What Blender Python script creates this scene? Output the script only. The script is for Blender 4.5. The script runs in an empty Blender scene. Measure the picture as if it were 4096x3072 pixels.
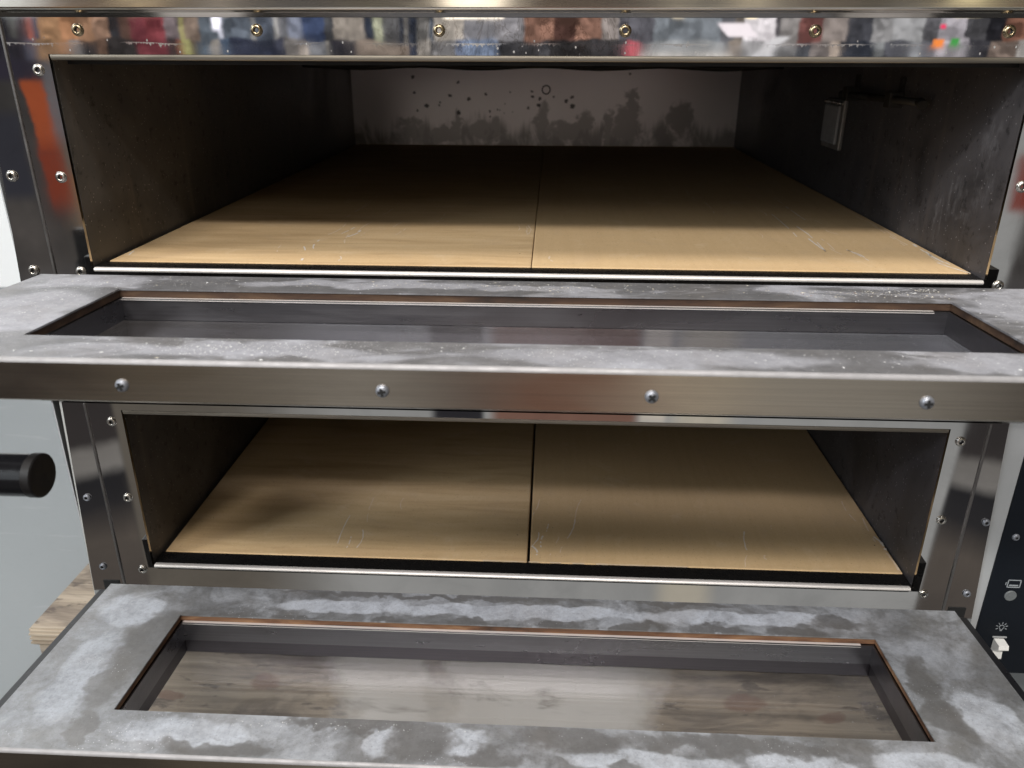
import bpy, bmesh, math, random
from mathutils import Vector, Matrix
R = math.radians
random.seed(7)
sc = bpy.context.scene
COL = sc.collection

# ------------------------------------------------------------------ camera
cam = bpy.data.cameras.new("camera")
cam.sensor_width = 36.0
cam.lens = 3188.0 / 4096 * 36
cam.clip_start = 0.02
cam.clip_end = 200
camo = bpy.data.objects.new("camera", cam)
COL.objects.link(camo)
cp, cy_, cr = R(-22.62318), R(2.68203), R(-0.16743)
Ry = Matrix.Rotation(cy_, 3, 'Z')
Rp = Matrix.Rotation(cp, 3, 'X')
Rr = Matrix.Rotation(cr, 3, 'Y')
base = Matrix.Rotation(R(90), 3, 'X')          # camera -Z looks along +Y
M3 = Ry @ Rp @ Rr @ base
camo.matrix_world = Matrix.Translation((0.02145, -0.80896, 0.50861)) @ M3.to_4x4()
cam.dof.use_dof = True
cam.dof.focus_distance = 0.86
cam.dof.aperture_fstop = 7.5
sc.camera = camo
sc.view_settings.view_transform = 'Standard'
sc.view_settings.look = 'None'
sc.view_settings.exposure = 0.0
sc.view_settings.gamma = 1.0
sc.view_settings.use_curve_mapping = False
sc.cycles.use_denoising = True
sc.cycles.max_bounces = 10
sc.cycles.diffuse_bounces = 5
sc.cycles.glossy_bounces = 6
sc.cycles.transparent_max_bounces = 12
sc.cycles.sample_clamp_indirect = 4.0
sc.cycles.caustics_refractive = False

# ------------------------------------------------------------------ node helper
class G:
    def __init__(s, nt):
        s.t = nt
    def n(s, typ, ins=None, **props):
        nd = s.t.nodes.new(typ)
        for k, v in props.items():
            setattr(nd, k, v)
        for k, v in (ins or {}).items():
            s.put(nd.inputs[k], v)
        return nd
    def put(s, sock, v):
        if hasattr(v, 'is_output'):
            s.t.links.new(v, sock)
        elif isinstance(v, (tuple, list)):
            if sock.type == 'RGBA' and len(v) == 3:
                v = (*v, 1)
            sock.default_value = v
        else:
            sock.default_value = v
    def m(s, op, a, b=0.0, c=0.0, clamp=False):
        nd = s.n('ShaderNodeMath', {0: a, 1: b, 2: c}, operation=op)
        nd.use_clamp = clamp
        return nd.outputs[0]
    def mr(s, v, a, b, c=0.0, d=1.0, smooth=True):
        nd = s.n('ShaderNodeMapRange', {0: v, 1: a, 2: b, 3: c, 4: d})
        nd.interpolation_type = 'SMOOTHSTEP' if smooth else 'LINEAR'
        return nd.outputs[0]
    def mix(s, f, a, b, mode='MIX'):
        nd = s.n('ShaderNodeMix', data_type='RGBA', blend_type=mode)
        s.put(nd.inputs[0], f); s.put(nd.inputs[6], a); s.put(nd.inputs[7], b)
        return nd.outputs[2]
    def noise(s, vec, scale, detail=4, rough=.55, dist=0.0, out=0):
        nd = s.n('ShaderNodeTexNoise', {'Vector': vec, 'Scale': scale, 'Detail': detail, 'Roughness': rough, 'Distortion': dist})
        return nd.outputs[out]
    def scale(s, vec, sx, sy, sz, off=(0, 0, 0)):
        return s.n('ShaderNodeMapping', {'Vector': vec, 'Scale': (sx, sy, sz), 'Location': off}).outputs[0]
    def ramp(s, f, stops, interp='LINEAR'):
        nd = s.n('ShaderNodeValToRGB', {0: f})
        r = nd.color_ramp
        r.interpolation = interp
        while len(r.elements) < len(stops):
            r.elements.new(0.5)
        for e, (p, c) in zip(r.elements, stops):
            e.position = p
        for e, (p, c) in zip(r.elements, stops):
            e.color = (*c, 1) if len(c) == 3 else c
        return nd.outputs[0]
    def sep(s, vec):
        return s.n('ShaderNodeSeparateXYZ', {0: vec}).outputs
    def comb(s, x, y, z):
        return s.n('ShaderNodeCombineXYZ', {0: x, 1: y, 2: z}).outputs[0]
    def blobs(s, vec, items, wob=.02, scale=18, aspect=1.0):
        """soft union of round patches (x, y, radius) with a ragged edge, in the object's own x/y"""
        nz = s.noise(vec, scale, 3, .6, 0, 1)
        off = s.n('ShaderNodeVectorMath', {0: nz, 1: (-.5, -.5, -.5)}, operation='ADD').outputs[0]
        off = s.n('ShaderNodeVectorMath', {0: off, 'Scale': wob}, operation='SCALE').outputs[0]
        v = s.n('ShaderNodeVectorMath', {0: vec, 1: off}, operation='ADD').outputs[0]
        x, y, z = s.sep(v)
        acc = None
        for it in items:
            bx, by, br = it[:3]
            ry = it[3] if len(it) > 3 else br
            dx = s.m('DIVIDE', s.m('SUBTRACT', x, bx), br)
            dy = s.m('DIVIDE', s.m('SUBTRACT', y, by), ry)
            d2 = s.m('ADD', s.m('MULTIPLY', dx, dx), s.m('MULTIPLY', dy, dy))
            k = s.mr(d2, 1.25, .45)
            acc = k if acc is None else s.m('MAXIMUM', acc, k)
        return acc

# ------------------------------------------------------------------ world: the workshop seen only as reflections
w = bpy.data.worlds.new("World")
sc.world = w
w.use_nodes = True
g = G(w.node_tree)
for nd in list(w.node_tree.nodes):
    w.node_tree.nodes.remove(nd)
RA = [[[-33.15,0.034,0.031,0.042],[-32.9,0.185,0.197,0.173],[-32.59,0.129,0.36,0.113],[-32.38,0.073,0.055,0.073],[-32.01,0.782,0.147,0.073],[-31.76,0.113,0.136,0.242],[-31.47,0.607,0.277,0.068],[-30.19,0.782,0.303,0.062],[-29.35,0.607,0.277,0.099],[-28.42,0.492,0.251,0.129],[-27.61,0.048,0.051,0.064],[-27.07,0.206,0.099,0.062],[-26.59,0.348,0.048,0.073],[-25.83,0.423,0.051,0.073],[-24.64,0.303,0.228,0.251],[-23.86,0.691,0.607,0.113],[-23.5,0.492,0.331,0.228],[-22.71,0.185,0.251,0.331],[-21.54,1.214,1.276,1.613],[-21.17,0.185,0.242,0.331],[-19.68,0.492,0.492,0.492],[-19.31,0.157,0.206,0.303],[-18.25,0.736,0.718,0.691],[-17.97,0.251,0.261,0.303],[-17.17,0.331,0.391,0.567],[-16.48,0.062,0.113,0.277],[-15.16,0.099,0.105,0.123],[-14.37,0.551,0.464,0.372],[-12.39,0.042,0.062,0.113]],[[-11.77,0.648,0.691,0.391],[-11.38,0.185,0.185,0.197],[-10.3,0.048,0.068,0.123],[-9.93,0.36,0.331,0.292],[-9.71,0.042,0.062,0.113],[-9.09,0.303,0.292,0.277],[-8.36,0.129,0.165,0.228],[-7.99,0.665,0.583,0.478],[-6.0,0.36,0.36,0.41],[-4.19,0.41,0.397,0.436],[-2.06,0.492,0.206,0.113],[-0.01,0.185,0.073,0.051],[1.38,0.567,0.242,0.136],[3.09,0.492,0.41,0.372],[3.98,0.173,0.173,0.214],[6.23,0.292,0.348,0.41],[10.65,0.206,0.214,0.251],[11.5,0.331,0.277,0.228],[12.01,1.34,1.251,1.34],[13.94,0.129,0.117,0.136],[14.17,0.391,0.36,0.348],[15.21,0.113,0.129,0.197],[15.44,0.391,0.113,0.093],[16.83,0.607,0.492,0.436],[18.13,0.099,0.105,0.136],[19.55,0.423,0.423,0.436],[20.67,0.567,0.583,0.607],[22.3,0.185,0.185,0.214],[23.11,0.607,0.567,0.648],[24.74,0.113,0.113,0.129],[25.64,0.031,0.031,0.041],[26.46,0.36,0.129,0.062]]]
RB = [[[-33.37,0.037,0.034,0.051],[-32.44,0.048,0.041,0.055],[-32.12,0.113,0.136,0.228],[-31.74,0.529,0.261,0.073],[-30.46,0.736,0.303,0.073],[-30.01,0.391,0.372,0.372],[-29.48,0.055,0.059,0.073],[-28.68,0.423,0.372,0.348],[-28.41,0.251,0.129,0.073],[-27.94,0.051,0.044,0.044],[-26.43,0.303,0.042,0.062],[-24.6,0.073,0.055,0.062],[-24.17,0.492,0.085,0.051],[-23.86,0.607,0.607,0.073],[-23.24,0.206,0.113,0.085],[-22.94,0.113,0.197,0.303],[-22.21,0.607,0.529,0.436],[-21.62,0.113,0.206,0.36],[-20.95,0.048,0.062,0.123],[-18.07,0.073,0.085,0.147],[-17.6,0.348,0.314,0.292],[-16.83,0.648,0.529,0.423],[-16.28,0.277,0.292,0.331],[-15.1,0.391,0.36,0.314],[-14.63,0.062,0.062,0.093],[-13.19,0.492,0.36,0.261],[-9.72,0.051,0.064,0.113],[-9.06,0.492,0.436,0.372],[-8.33,0.113,0.113,0.123]],[[-8.0,0.348,0.337,0.348],[-6.6,0.185,0.251,0.423],[-6.02,0.242,0.36,0.607],[-3.71,0.078,0.078,0.088],[-1.39,0.123,0.123,0.143],[-0.56,0.051,0.048,0.051],[2.4,0.088,0.083,0.093],[4.53,1.214,0.099,0.165],[5.43,0.251,0.251,0.271],[6.15,0.492,0.529,0.551],[10.77,0.251,0.261,0.292],[11.24,0.529,0.423,0.331],[11.86,0.607,0.607,0.632],[13.4,1.154,1.154,1.214],[14.01,0.303,0.303,0.314],[15.22,0.099,0.11,0.136],[16.26,0.331,0.277,0.261],[17.29,0.736,0.567,0.423],[17.94,0.042,0.055,0.085],[19.73,0.303,0.331,0.348],[20.44,0.123,0.129,0.165],[21.68,0.423,0.457,0.506],[22.23,0.185,0.197,0.242],[23.24,0.632,0.583,0.665],[24.76,0.078,0.078,0.099],[25.92,0.331,0.228,0.173],[27.43,0.567,0.529,0.492]]]
tc = g.n('ShaderNodeTexCoord').outputs['Generated']
dirv = g.n('ShaderNodeVectorMath', {0: tc}, operation='NORMALIZE').outputs[0]
X, Y, Z = g.sep(dirv)
az0 = g.m('MULTIPLY', g.m('ARCTAN2', X, g.m('MULTIPLY', Y, -1.0)), 57.29578)
el = g.m('MULTIPLY', g.m('ARCSINE', Z), 57.29578)
wob = g.noise(g.comb(g.m('MULTIPLY', az0, .35), g.m('MULTIPLY', el, 1.4), 0.0), 1.0, 3, .6)
az = g.m('ADD', az0, g.m('MULTIPLY', g.m('SUBTRACT', wob, .5), .4))
el_w = g.m('ADD', el, g.m('MULTIPLY', g.m('SUBTRACT', g.noise(g.comb(az0, 0.0, 3.0), .55, 1, .5), .5), .9))
def azramp(parts):
    outs = []
    for p in parts:
        st = [((q[0] + 36) / 72, tuple(q[1:])) for q in p]
        outs.append(g.ramp(g.mr(az, -36, 36, 0, 1, False), st, 'CONSTANT'))
    f = g.m('GREATER_THAN', az, parts[1][0][0])
    return g.mix(f, outs[0], outs[1])
ca = azramp(RA)
cb = azramp(RB)
fine = g.noise(g.comb(g.m('MULTIPLY', az0, 1.3), g.m('MULTIPLY', el, 2.0), 0.0), 1.2, 2, .5)
band = g.mix(g.mr(el_w, .62, .74), cb, ca)
band = g.mix(1.0, band, g.ramp(fine, [(0, (.9, .9, .9)), (1, (1.1, 1.1, 1.1))]), 'MULTIPLY')
# above: ceiling and racks, mostly dull brown grey
up_n = g.noise(g.comb(g.m('MULTIPLY', az0, .22), g.m('MULTIPLY', el, .05), 0.0), 1.0, 4, .6)
up = g.ramp(up_n, [(.25, (.035, .031, .027)), (.5, (.085, .076, .062)), (.75, (.18, .16, .13))])
up = g.mix(g.mr(az0, -4, 12), up, g.mix(g.mr(up_n, .3, .7), (.085, .075, .06), (.19, .168, .128)))
up = g.mix(g.mr(el, 9, 24), up, (.07, .066, .06))
# below: workshop floor and the lower parts of racks
dn_n = g.noise(g.comb(g.m('MULTIPLY', az0, .16), g.m('MULTIPLY', el, .12), 7.0), 1.0, 4, .6)
down = g.ramp(dn_n, [(.3, (.035, .033, .034)), (.5, (.060, .057, .056)), (.72, (.11, .10, .095))])
# pale concrete straight in front of the oven, darker kit standing to either side
fl = g.mix(dn_n, (.34, .35, .355), (.45, .455, .45))
fk = g.m('MULTIPLY', g.mr(az0, -31.75, -31.35), g.mr(g.m('ADD', az0, g.m('MULTIPLY', el, -.03)), 30.4, 30.0))
fk = g.m('MULTIPLY', fk, g.mr(el, -3.0, -4.5))
fl = g.mix(g.mr(az0, -14, -25), fl, (.15, .135, .115))
fl = g.mix(g.m('MULTIPLY', g.mr(az0, 9, 11), g.mr(az0, 15, 13)), fl, (.60, .56, .47))
fl = g.mix(g.m('MULTIPLY', g.mr(el, -26, -24), g.m('MULTIPLY', g.mr(az0, 7.0, 7.6), g.mr(az0, 9.6, 9.0))), fl, (.75, .69, .60))
near = g.mr(el, -32, -30)
fl = g.mix(g.m('MULTIPLY', near, g.m('MULTIPLY', g.mr(az0, -9.3, -8.5), g.mr(az0, -4.6, -5.2))), fl, (.035, .034, .04))
fl = g.mix(g.m('MULTIPLY', near, g.m('MULTIPLY', g.mr(az0, -4.8, -3.6), g.mr(az0, 7.6, 6.6))), fl, (.24, .135, .105))
down = g.mix(fk, down, fl)
dsk = g.m('MULTIPLY', g.m('SUBTRACT', 1.0, fk), g.mr(el, -12, -14))
lowr = g.ramp(g.mr(g.m('ADD', el, g.m('MULTIPLY', g.m('SUBTRACT', dn_n, .5), 1.5)), -40, -12, 0, 1, False),
              [(0, (.04, .04, .042)), (.20, (.10, .088, .08)), (.36, (.125, .108, .095)), (.44, (.035, .034, .037)), (.50, (.028, .028, .031)),
               (.525, (.25, .24, .23)), (.565, (.22, .21, .20)), (.585, (.05, .045, .045)), (.8, (.04, .036, .036)), (.93, (.06, .056, .058)), (1, (.16, .155, .16))])
down = g.mix(dsk, down, lowr)
def box(col, a0, a1, e0, e1, c, sa=.15, se=.2, slant=0.0):
    a = az if slant == 0 else g.m('ADD', az, g.m('MULTIPLY', el, slant))
    k = g.m('MULTIPLY', g.mr(a, a0 - sa, a0 + sa), g.mr(a, a1 + sa, a1 - sa))
    k = g.m('MULTIPLY', k, g.m('MULTIPLY', g.mr(el, e0 - se, e0 + se), g.mr(el, e1 + se, e1 - se)))
    return g.mix(k, col, c)
# dark jacket, orange trousers and kit low on the left and right
down = box(down, -35.2, -31.5, -1.6, -.3, (.042, .038, .055), .2, .3)
down = box(down, -34.9, -33.2, -8.2, -3.4, (.045, .046, .058), .25, .5)
down = box(down, -32.75, -31.62, -5.6, -1.6, (.40, .095, .04), .06, .15, .05)
down = box(down, -32.9, -31.62, -9.0, -5.2, (.25, .055, .032), .06, .9, .05)
down = box(down, -31.15, -30.2, -12.5, -7.0, (.62, .27, .05), .08, .2, .05)
down = box(down, -31.5, -30.0, -5.0, -.5, (.17, .17, .185), .15, .6)
down = box(down, 29.0, 32.5, -8.8, -5.5, (.25, .06, .045), .2, .3)
down = box(down, 26.0, 28.2, -12, -.6, (.40, .42, .41), .2, .4)
# racks, boxes and tools: a patchwork of light and dark rectangles over the broad colours
vz = g.n('ShaderNodeTexVoronoi', {'Vector': g.comb(g.m('MULTIPLY', az0, 1.15), g.m('MULTIPLY', el, 1.6), 0.0), 'Scale': 1.0}, distance='CHEBYCHEV')
vr, vg, vb = g.sep(vz.outputs['Color'])
vz2 = g.n('ShaderNodeTexVoronoi', {'Vector': g.comb(g.m('MULTIPLY', az0, 3.2), g.m('MULTIPLY', el, 2.7), 4.0), 'Scale': 1.0}, distance='CHEBYCHEV')
kk = g.m('MULTIPLY', g.mr(vr, 0, 1, .55, 1.35, False), g.mr(g.sep(vz2.outputs['Color'])[1], 0, 1, .75, 1.2, False))
grey_band = g.n('ShaderNodeRGBToBW', {0: band}).outputs[0]
band = g.mix(.36, band, g.comb(grey_band, grey_band, g.m('MULTIPLY', grey_band, 1.04)))
band = g.mix(1.0, band, g.comb(kk, kk, kk), 'MULTIPLY')
band = box(band, -21.7, -21.25, 1.25, 2.0, (2.6, 2.6, 3.0), .12, .2)
band = box(band, 12.0, 13.9, .95, 1.75, (1.5, 1.4, 1.5), .1, .1, .9)
band = box(band, 13.0, 13.9, -.3, .95, (1.1, 1.1, 1.15), .15, .1, -1.2)
band = box(band, 5.6, 11.5, -.35, -.02, (1.1, 1.05, 1.0), .3, .06)
band = box(band, 23.15, 23.75, .25, .75, (1.5, .45, .1), .05, .05)
band = box(band, 24.1, 24.5, .3, .8, (.1, .55, .12), .05, .05)
band = box(band, 23.4, 23.7, 1.35, 1.6, (1.4, .1, .25), .05, .05)
band = box(band, .2, 1.7, 1.6, 2.1, (.09, .05, .04), .3, .12)
col = g.mix(g.mr(el, -.55, -.45), down, band)
col = g.mix(g.mr(el, 2.10, 2.20), col, up)
# ceiling lamps and bright gaps seen as vertical streaks in the brushed hood
for a0, a1, e0, e1, c in [(-26.4, -24.9, 1.0, 40, (1.1, .92, .6)), (-21.1, -20.7, 1.0, 40, (1.6, 1.35, 1.1)),
                          (-7.2, -3.3, 1.0, 40, (2.2, 2.0, 1.7)), (7.6, 8.3, 1.0, 40, (.9, .8, .62)),
                          (12.2, 12.9, 1.0, 40, (1.5, 1.3, .85)), (24.0, 25.4, 1.0, 40, (1.3, 1.15, .7))]:
    col = box(col, a0, a1, 2.0, e1, tuple(v * 1.5 for v in c), .2, .08)
col = box(col, -62, -31.1, 1.9, 32, (1.8, 1.95, 2.05), .15, .08)          # big window on the left
# behind the oven: a plain pale room
col = g.mix(g.mr(Y, -.12, .15), col, (.42, .44, .46))
bg = g.n('ShaderNodeBackground', {'Color': col, 'Strength': 1.0})
g.n('ShaderNodeOutputWorld', {'Surface': bg.outputs[0]})

# ------------------------------------------------------------------ ceiling lamps of the workshop
def lamp(loc, size, power, target=(0, 0, .3), color=(1, .965, .92)):
    L = bpy.data.lights.new("ceiling_lamp", 'AREA')
    L.shape = 'RECTANGLE'
    L.size, L.size_y = size
    L.energy = power
    L.color = color
    o = bpy.data.objects.new("ceiling_lamp", L)
    COL.objects.link(o)
    o.location = loc
    o.rotation_euler = (Vector(target) - Vector(loc)).to_track_quat('-Z', 'Y').to_euler()
    return o
lamp((-.6, -3.5, 3.5), (2.6, .28), 185)
lamp((.8, -5.9, 3.5), (3.2, .7), 24)
lamp((-.3, -1.1, 3.5), (3.0, .28), 90)
lamp((-4.6, -3.2, 3.0), (1.2, 1.6), 130, color=(.90, .96, 1.0))
lamp((-3.6, 2.4, 3.4), (2.6, .5), 80, target=(-2.6, 2.6, .6), color=(.92, .97, 1.0))

# ------------------------------------------------------------------ materials
def mat(name):
    m = bpy.data.materials.new(name)
    m.use_nodes = True
    nt = m.node_tree
    for nd in list(nt.nodes):
        nt.nodes.remove(nd)
    gg = G(nt)
    bs = gg.n('ShaderNodeBsdfPrincipled')
    out = gg.n('ShaderNodeOutputMaterial', {'Surface': bs.outputs[0]})
    oc = gg.n('ShaderNodeTexCoord').outputs['Object']
    return m, gg, bs, oc
def bump(gg, bs, h, strength, dist=.001):
    b = gg.n('ShaderNodeBump', {'Height': h, 'Strength': strength, 'Distance': dist})
    gg.put(bs.inputs['Normal'], b.outputs[0])
def plain(name, c, rough=.5, metal=0.0, var=.12, sc_=60):
    m, gg, bs, oc = mat(name)
    nz = gg.noise(oc, sc_, 5, .6)
    col = gg.mix(nz, tuple(v * (1 - var) for v in c), tuple(min(1, v * (1 + var)) for v in c))
    gg.put(bs.inputs['Base Color'], col)
    bs.inputs['Metallic'].default_value = metal
    gg.put(bs.inputs['Roughness'], gg.mr(gg.noise(oc, sc_ * .4, 4, .6), .3, .7, rough * .8, min(1, rough * 1.25)))
    return m

# mirror polished stainless facade with a chalky drip line and smears
def polished(name, drip=False):
    m, gg, bs, oc = mat(name)
    x, y, z = gg.sep(oc)
    big = gg.noise(oc, 9, 5, .6, .6)
    fine_ = gg.noise(gg.scale(oc, 60, 60, 9), 5, 4, .7)
    col = gg.mix(gg.mr(big, .35, .7), (.64, .62, .60), (.54, .525, .51))
    rough = gg.mr(gg.m('ADD', gg.m('MULTIPLY', big, .7), gg.m('MULTIPLY', fine_, .3)), .35, .72, .006, .045)
    bs.inputs['Metallic'].default_value = 1.0
    if drip:
        wav = gg.m('ADD', gg.m('MULTIPLY', gg.noise(gg.comb(gg.m('MULTIPLY', x, 14.0), 0.0, 1.0), 1, 2, .5), .0045), .5135)
        dz = gg.m('SUBTRACT', wav, z)              # > 0 below the tide mark
        comb_ = gg.noise(gg.comb(gg.m('MULTIPLY', x, 330.0), gg.m('MULTIPLY', z, 22.0), 0.0), 1, 3, .6)
        length = gg.m('MULTIPLY', gg.m('POWER', comb_, 3.5), .015)
        tooth = gg.m('MULTIPLY', gg.mr(dz, -.0004, .0002), gg.mr(gg.m('SUBTRACT', length, dz), -.0003, .0006))
        where = gg.mr(gg.noise(gg.comb(gg.m('MULTIPLY', x, 9.0), 0.0, 5.0), 1, 3, .6), .46, .60)
        tooth = gg.m('MULTIPLY', tooth, where)
        vor = gg.n('ShaderNodeTexVoronoi', {'Vector': gg.scale(oc, 260, 1, 170), 'Scale': 1.0, 'Randomness': 1.0})
        dots = gg.m('MULTIPLY', gg.mr(vor.outputs['Distance'], .26, .14),
                    gg.m('GREATER_THAN', gg.sep(vor.outputs['Color'])[0], .88))
        dots = gg.m('MULTIPLY', dots, gg.m('MULTIPLY', gg.mr(z, .522, .515), gg.mr(z, .505, .509)))
        wash = gg.noise(gg.scale(oc, 34, 1, 14), 1, 5, .7, 1.2)
        edge = gg.mr(gg.m('ABSOLUTE', gg.m('SUBTRACT', wash, .5)), .022, .004)
        edge = gg.m('MULTIPLY', edge, gg.mr(gg.m('ABSOLUTE', gg.m('ADD', x, .02)), .16, .08))
        film = gg.m('MULTIPLY', gg.mr(z, .520, .512), gg.mr(gg.noise(gg.scale(oc, 12, 1, 5), 1, 4, .6), .45, .62))
        chalk = gg.m('MAXIMUM', gg.m('MULTIPLY', tooth, .24), gg.m('MULTIPLY', dots, .5), clamp=True)
        bs.inputs['Metallic'].default_value = 1
        gg.put(bs.inputs['Metallic'], gg.m('SUBTRACT', 1.0, chalk))
        col = gg.mix(gg.m('MULTIPLY', edge, .5), col, (.30, .27, .24))
        col = gg.mix(chalk, col, (.42, .42, .43))
        rough = gg.m('ADD', rough, gg.m('ADD', gg.m('MULTIPLY', film, .03), gg.m('MULTIPLY', chalk, .5)), clamp=True)
    gg.put(bs.inputs['Base Color'], col)
    gg.put(bs.inputs['Roughness'], rough)
    bump(gg, bs, gg.noise(gg.scale(oc, 3, 3, 5), 1.0, 1, .5), .05, .004)
    return m
M_POL = polished("polished_steel_drips", True)
M_POL2 = polished("polished_steel")

def brushed(name, c, rough=.30, aniso=.8, stain=.0, scr=True):
    m, gg, bs, oc = mat(name)
    gr = gg.noise(gg.scale(oc, 4, 1500, 1500), 1, 3, .6)
    bl = gg.noise(gg.scale(oc, 6, 14, 22), 1, 4, .6, .5)
    col = gg.mix(gg.mr(gr, .3, .7), tuple(v * .9 for v in c), tuple(min(1, v * 1.07) for v in c))
    col = gg.mix(gg.m('MULTIPLY', gg.mr(bl, .5, .7), .35), col, tuple(v * .72 for v in c))
    gg.put(bs.inputs['Base Color'], col)
    bs.inputs['Metallic'].default_value = 1.0
    gg.put(bs.inputs['Roughness'], gg.mr(bl, .3, .7, rough * .8, rough * 1.3))
    bs.inputs['Anisotropic'].default_value = aniso
    bs.inputs['Anisotropic Rotation'].default_value = .25
    gg.put(bs.inputs['Tangent'], gg.n('ShaderNodeTangent', direction_type='UV_MAP').outputs[0])
    return m
M_HOOD = brushed("brushed_hood_steel", (.56, .52, .46), .11, .0)
M_STRIP = brushed("brushed_door_strip", (.47, .41, .34), .19, .0)
M_LIP = brushed("dull_rolled_steel", (.30, .27, .225), .42, .3)
M_BULL = plain("bullnose_steel", (.80, .755, .72), .38, .45, .06, 40)
M_SILL = plain('sill_steel_dark_reflection', (.035, .033, .033), .28, .8, .3, 300)  # stainless sill, the dark chamber's reflection put into its base colour
M_LINER = brushed("liner_steel", (.215, .21, .222), .30, .4)
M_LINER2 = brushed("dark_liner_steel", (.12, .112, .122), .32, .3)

# baked steel chamber walls
def chamber(name, base, pale=None, streak=True):
    m, gg, bs, oc = mat(name)
    n1 = gg.noise(oc, 7, 6, .65, .8)
    n2 = gg.noise(oc, 85, 5, .7)
    n3 = gg.noise(gg.scale(oc, 40, 40, 2.5), 1, 4, .6)
    col = gg.mix(gg.mr(n1, .35, .68), tuple(v * .75 for v in base), tuple(v * 1.25 for v in base))
    col = gg.mix(gg.m('MULTIPLY', gg.mr(n2, .56, .66), .7), col, tuple(v * .35 for v in base))
    col = gg.mix(gg.m('MULTIPLY', gg.mr(n3, .55, .72), .45), col, (base[0] * 1.7, base[1] * 1.55, base[2] * 1.4))
    vor = gg.n('ShaderNodeTexVoronoi', {'Vector': oc, 'Scale': 230.0})
    sp = gg.m('MULTIPLY', gg.mr(vor.outputs['Distance'], .22, .1), gg.m('GREATER_THAN', gg.sep(vor.outputs['Color'])[0], .93))
    col = gg.mix(gg.m('MULTIPLY', sp, .8), col, (base[0] * 4, base[1] * 4, base[2] * 4))
    if pale:
        yz = gg.sep(oc)
        v2 = gg.comb(yz[1], yz[2], 0.0)
        b = gg.blobs(v2, pale, .05, 30)
        b = gg.m('MULTIPLY', b, gg.mr(gg.noise(gg.scale(oc, 60, 60, 24), 1, 5, .7), .40, .66))
        col = gg.mix(gg.m('MULTIPLY', b, .27), col, (.34, .335, .36))
    gg.put(bs.inputs['Base Color'], col)
    bs.inputs['Metallic'].default_value = .35
    gg.put(bs.inputs['Roughness'], gg.mr(n1, .3, .7, .42, .6))
    bump(gg, bs, n2, .3, .0006)
    return m
M_CH_L = chamber("baked_steel_wall", (.115, .105, .096))
M_CH_R = chamber("dusty_baked_steel_wall", (.072, .068, .073),
                 [(.10, .36, .022, .02), (.085, .345, .03, .008), (.05, .40, .02, .05), (.13, .33, .012, .03)])
M_DARK = plain("soot_black_steel", (.02, .018, .016), .6, .2)

def backwall():
    m, gg, bs, oc = mat("stained_back_panel")
    x, y, z = gg.sep(oc)
    v = gg.comb(x, z, 0.0)
    spots = [(-0.3153, 0.4522, 0.0041), (-0.2059, 0.4409, 0.0036), (-0.3121, 0.4167, 0.0032), (-0.226, 0.4109, 0.0041), (-0.1807, 0.4031, 0.0045), (-0.1393, 0.4136, 0.0036), (-0.2834, 0.3865, 0.0055), (-0.2528, 0.389, 0.0027), (-0.2508, 0.3948, 0.0023), (-0.026, 0.409, 0.0041), (-0.0279, 0.4214, 0.0027), (0.0548, 0.3992, 0.0041), (0.0665, 0.4078, 0.0031), (-0.1294, 0.3753, 0.0032), (-0.1295, 0.3632, 0.0023), (-0.2057, 0.372, 0.0055), (0.0245, 0.4087, 0.0027), (0.0695, 0.4089, 0.0036), (-0.3065, 0.376, 0.0032), (-0.0365, 0.3833, 0.0036), (-0.0113, 0.3903, 0.0045), (-0.0085, 0.4046, 0.0041), (0.0702, 0.3879, 0.0063), (-0.105, 0.3783, 0.0018), (-0.0959, 0.3726, 0.0018), (-0.0747, 0.3728, 0.0014), (0.2038, 0.4609, 0.0035), (-0.0929, 0.3927, 0.0018), (-0.0808, 0.4184, 0.0014), (-0.1111, 0.3783, 0.0018)]
    sp = gg.m('MULTIPLY', gg.blobs(v, spots, .009, 140), .85)
    h = gg.noise(gg.comb(gg.m('MULTIPLY', x, 9.0), 0.0, 4.0), 1, 5, .75)
    zr = gg.m('SUBTRACT', z, .30)
    top = gg.mr(h, .36, .72, .0, .105, False)
    stain = gg.mr(gg.m('SUBTRACT', zr, top), .02, -.02)
    stain = gg.m('MULTIPLY', stain, gg.mr(gg.noise(gg.scale(v, 16, 9, 1), 1, 5, .7, .6), .34, .56))
    drips = gg.blobs(v, [(.204, .345, .035, .055), (.21, .39, .018, .035), (.10, .34, .022, .05), (.16, .33, .014, .05),
                         (.33, .36, .03, .045), (-.14, .33, .05, .03), (-.24, .32, .06, .02), (0, .35, .02, .05),
                         (-.21, .345, .012, .03), (.055, .325, .05, .03), (-.32, .325, .04, .03)], .065, 38)
    allst = gg.m('MAXIMUM', stain, gg.m('MULTIPLY', drips, .85))
    col = gg.mix(gg.noise(v, 5, 4, .6), (.78, .71, .71), (.88, .83, .83))
    col = gg.mix(gg.m('MULTIPLY', allst, .72), col, (.17, .155, .145))
    col = gg.mix(sp, col, (.02, .018, .017))
    gg.put(bs.inputs['Base Color'], col)
    bs.inputs['Metallic'].default_value = .75
    bs.inputs['Roughness'].default_value = .34
    return m

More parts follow.
